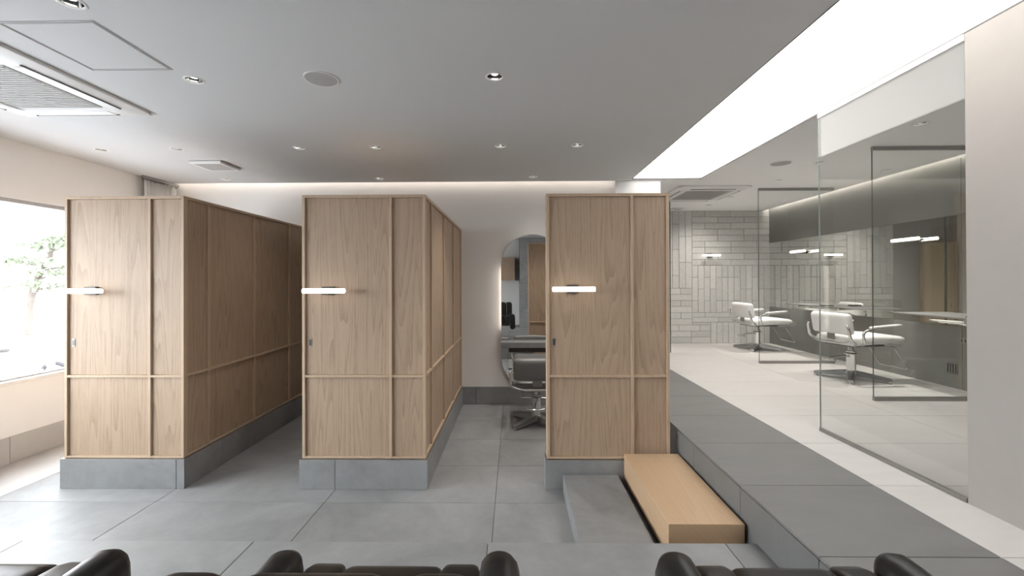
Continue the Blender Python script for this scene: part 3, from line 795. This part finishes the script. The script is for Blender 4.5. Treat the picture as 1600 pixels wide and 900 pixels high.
shampoo_chair('black leather shampoo chair at the bottom right, beside the raised walkway', .738)

# ================================================================== STREET OUTSIDE THE WINDOW
SZ = -.6
g = struct(box('ground_street', -70, XL - .3, -40, 70, SZ - .2, SZ, ROAD), 'pale street outside the shop window')
t = thing('street_building', 'white building across the street beyond the tree', 'building', (-44, 44, SZ))
box('facade', -14, 14, -.2, 6, 0, 11, FACADE, t)
for i in range(5):
    for j in range(3):
        f = box('window_unit', -12 + i * 5, -9.6 + i * 5, -.26, -.2, 1.2 + j * 3.3, 3.2 + j * 3.3, WHITE_PL, t); box('pane', .1, 2.3, -.02, 0, .1, 1.9, GREY_PL, f)
t = thing('red_post', 'tall red post at the left edge of the window view', 'post', (-12.05, 9.62, SZ))
box('shaft', -.16, .16, -.16, .16, .12, 4.15, RED, t, .02); box('footing', -.22, .22, -.22, .22, 0, .12, FACADE, t, .01); box('cap', -.2, .2, -.2, .2, 4.15, 4.22, RED, t, .01)
# tree: layered pine crown of many small needle tufts
t = thing('pine_tree', 'pale green pine tree washed out by daylight beyond the window', 'tree', (-19.0, 17.2, SZ))
tube('trunk', [(-.9, 0, 0), (-.95, .1, 1.2), (-.7, .1, 2.2), (-.2, .2, 3.2), (.1, .1, 4.0)], [.16, .14, .12, .09, .04], BARK, t, 8)
brs = [(-1.0, 2.0, 1.5), (.9, 2.1, 1.7), (-.3, 2.55, 1.6), (1.2, 2.9, 1.3), (-.9, 3.0, 1.2), (.1, 3.6, 1.2), (.7, 3.9, .8)]
for bx, bz, bl_ in brs:
    b0 = (-.6 + .25 * (bz - 2), .1, bz - .25)
    br = tube('branch', [b0, (bx * .6, random.uniform(-.4, .4), bz - .1), (bx, random.uniform(-.5, .5), bz)], [.05, .035, .02], BARK, t, 6)
    bm = bmesh.new()
    for k in range(150):
        a = random.uniform(0, 2 * PI); rr = math.sqrt(random.random()) * bl_
        p = Vector((bx + rr * math.cos(a), rr * .8 * math.sin(a), bz + random.uniform(-.12, .18) * (1.2 - rr / bl_ * .6)))
        d1 = Vector((random.uniform(-1, 1), random.uniform(-1, 1), random.uniform(-.2, .9))).normalized() * random.uniform(.10, .2)
        d2 = d1.cross(Vector((random.uniform(-1, 1), random.uniform(-1, 1), 1))).normalized() * .05
        v = [bm.verts.new(q) for q in (p - d1 - d2, p - d1 + d2, p + d1, p - d2 * 1.5 + Vector((0, 0, .05)))]
        bm.faces.new((v[0], v[1], v[2])); bm.faces.new((v[0], v[2], v[3])); bm.faces.new((v[1], v[3], v[2]))
    obj('needle_tufts', bm, LEAF, br)['kind'] = 'stuff'
# parked scooter
t = thing('motor_scooter', 'white motor scooter parked just outside the window', 'scooter', (-10.3, 8.7, SZ), math.radians(35))
for x in (-.55, .55):
    w_ = tube('wheel', [(x + .19 * math.cos(2 * PI * k / 24), 0, .23 + .19 * math.sin(2 * PI * k / 24)) for k in range(24)], .045, RUBBER, t, 8, True)
    bm = bmesh.new(); gg = bmesh.ops.create_cone(bm, cap_ends=True, segments=20, radius1=.15, radius2=.15, depth=.05, matrix=Matrix.Rotation(PI / 2, 4, 'X'))
    obj('hub', bm, ALU, w_, (x, 0, .23))
pad('rear_body', .75, .26, .36, .12, WHITE_PL, t, (-.38, 0, .56)); box('footboard', -.1, .4, -.15, .15, .26, .32, WHITE_PL, t, .01)
pad('front_shield', .12, .36, .62, .05, WHITE_PL, t, (.46, 0, .66), (0, math.radians(-12), 0)); pad('seat', .62, .26, .11, .05, DARK_PL, t, (-.38, 0, .78))
tube('steering_column', [(.55, 0, .23), (.40, 0, 1.0)], .03, ALU, t); tube('handlebar', [(.36, -.3, 1.02), (.40, 0, 1.04), (.36, .3, 1.02)], .016, DARK_PL, t)
# pedestrian
def person(label, loc, rotz, h):
    t = thing('person', label, 'person', loc, rotz); k = h / 1.7
    def skin(name, pts, edges, rad, mat):
        me = bpy.data.meshes.new(name); me.from_pydata([tuple(c * k for c in p) for p in pts], edges, [])
        o = bpy.data.objects.new(name, me); C.objects.link(o)
        sk = o.modifiers.new('s', 'SKIN'); ss = o.modifiers.new('u', 'SUBSURF'); ss.levels = 1; ss.render_levels = 1
        for v, r in zip(me.skin_vertices[0].data, rad): v.radius = (r[0] * k, r[1] * k) if isinstance(r, tuple) else (r * k, r * k)
        me.skin_vertices[0].data[0].use_root = True
        m2 = evaluated(o); bpy.data.objects.remove(o); m2.materials.clear(); m2.materials.append(mat)
        for p in m2.polygons: p.use_smooth = True
        oo = obj(name, m2, None, t); return oo
    P = [(0, 0, .92), (0, 0, 1.1), (0, .01, 1.28), (0, 0, 1.42), (0, .01, 1.50), (0, .03, 1.58), (0, .03, 1.66),
         (.09, 0, .86), (.10, .12, .50), (.10, .10, .08), (.10, .22, .04), (-.09, 0, .86), (-.10, -.06, .50), (-.10, -.24, .12), (-.10, -.14, .05),
         (.19, 0, 1.38), (.24, -.08, 1.12), (.23, .05, .90), (.23, .09, .82), (-.19, 0, 1.38), (-.24, .06, 1.12), (-.23, .18, .93), (-.23, .23, .86)]
    E_ = [(0, 1), (1, 2), (2, 3), (3, 4), (4, 5), (5, 6), (0, 7), (7, 8), (8, 9), (9, 10), (0, 11), (11, 12), (12, 13), (13, 14), (3, 15), (15, 16), (16, 17), (17, 18), (3, 19), (19, 20), (20, 21), (21, 22)]
    R_ = [(.15, .11), (.13, .10), (.16, .11), (.10, .08), .05, (.075, .095), (.07, .085), .085, .06, .04, .035, .085, .06, .04, .035, .055, .042, .03, .035, .055, .042, .03, .035]
    skin('body', P, E_, R_, SKIN)
    def grow(ix, g): return [tuple(c + g for c in (R_[i] if isinstance(R_[i], tuple) else (R_[i], R_[i]))) for i in ix]
    ix = [1, 2, 3, 15, 16, 19, 20]; skin('shirt', [P[i] for i in ix], [(0, 1), (1, 2), (2, 3), (3, 4), (2, 5), (5, 6)], grow(ix, .014), SHIRT)
    ix = [0, 7, 8, 9, 11, 12, 13]; skin('trousers', [P[i] for i in ix], [(0, 1), (1, 2), (2, 3), (0, 4), (4, 5), (5, 6)], grow(ix, .014), TROUSER)
    pad('hair', .165 * k, .20 * k, .15 * k, .07 * k, HAIRM, t, (0, .01 * k, 1.67 * k))
person('pedestrian in a pale top and grey trousers walking outside the window', (-22.6, 21.9, SZ), math.radians(-60), 1.5)
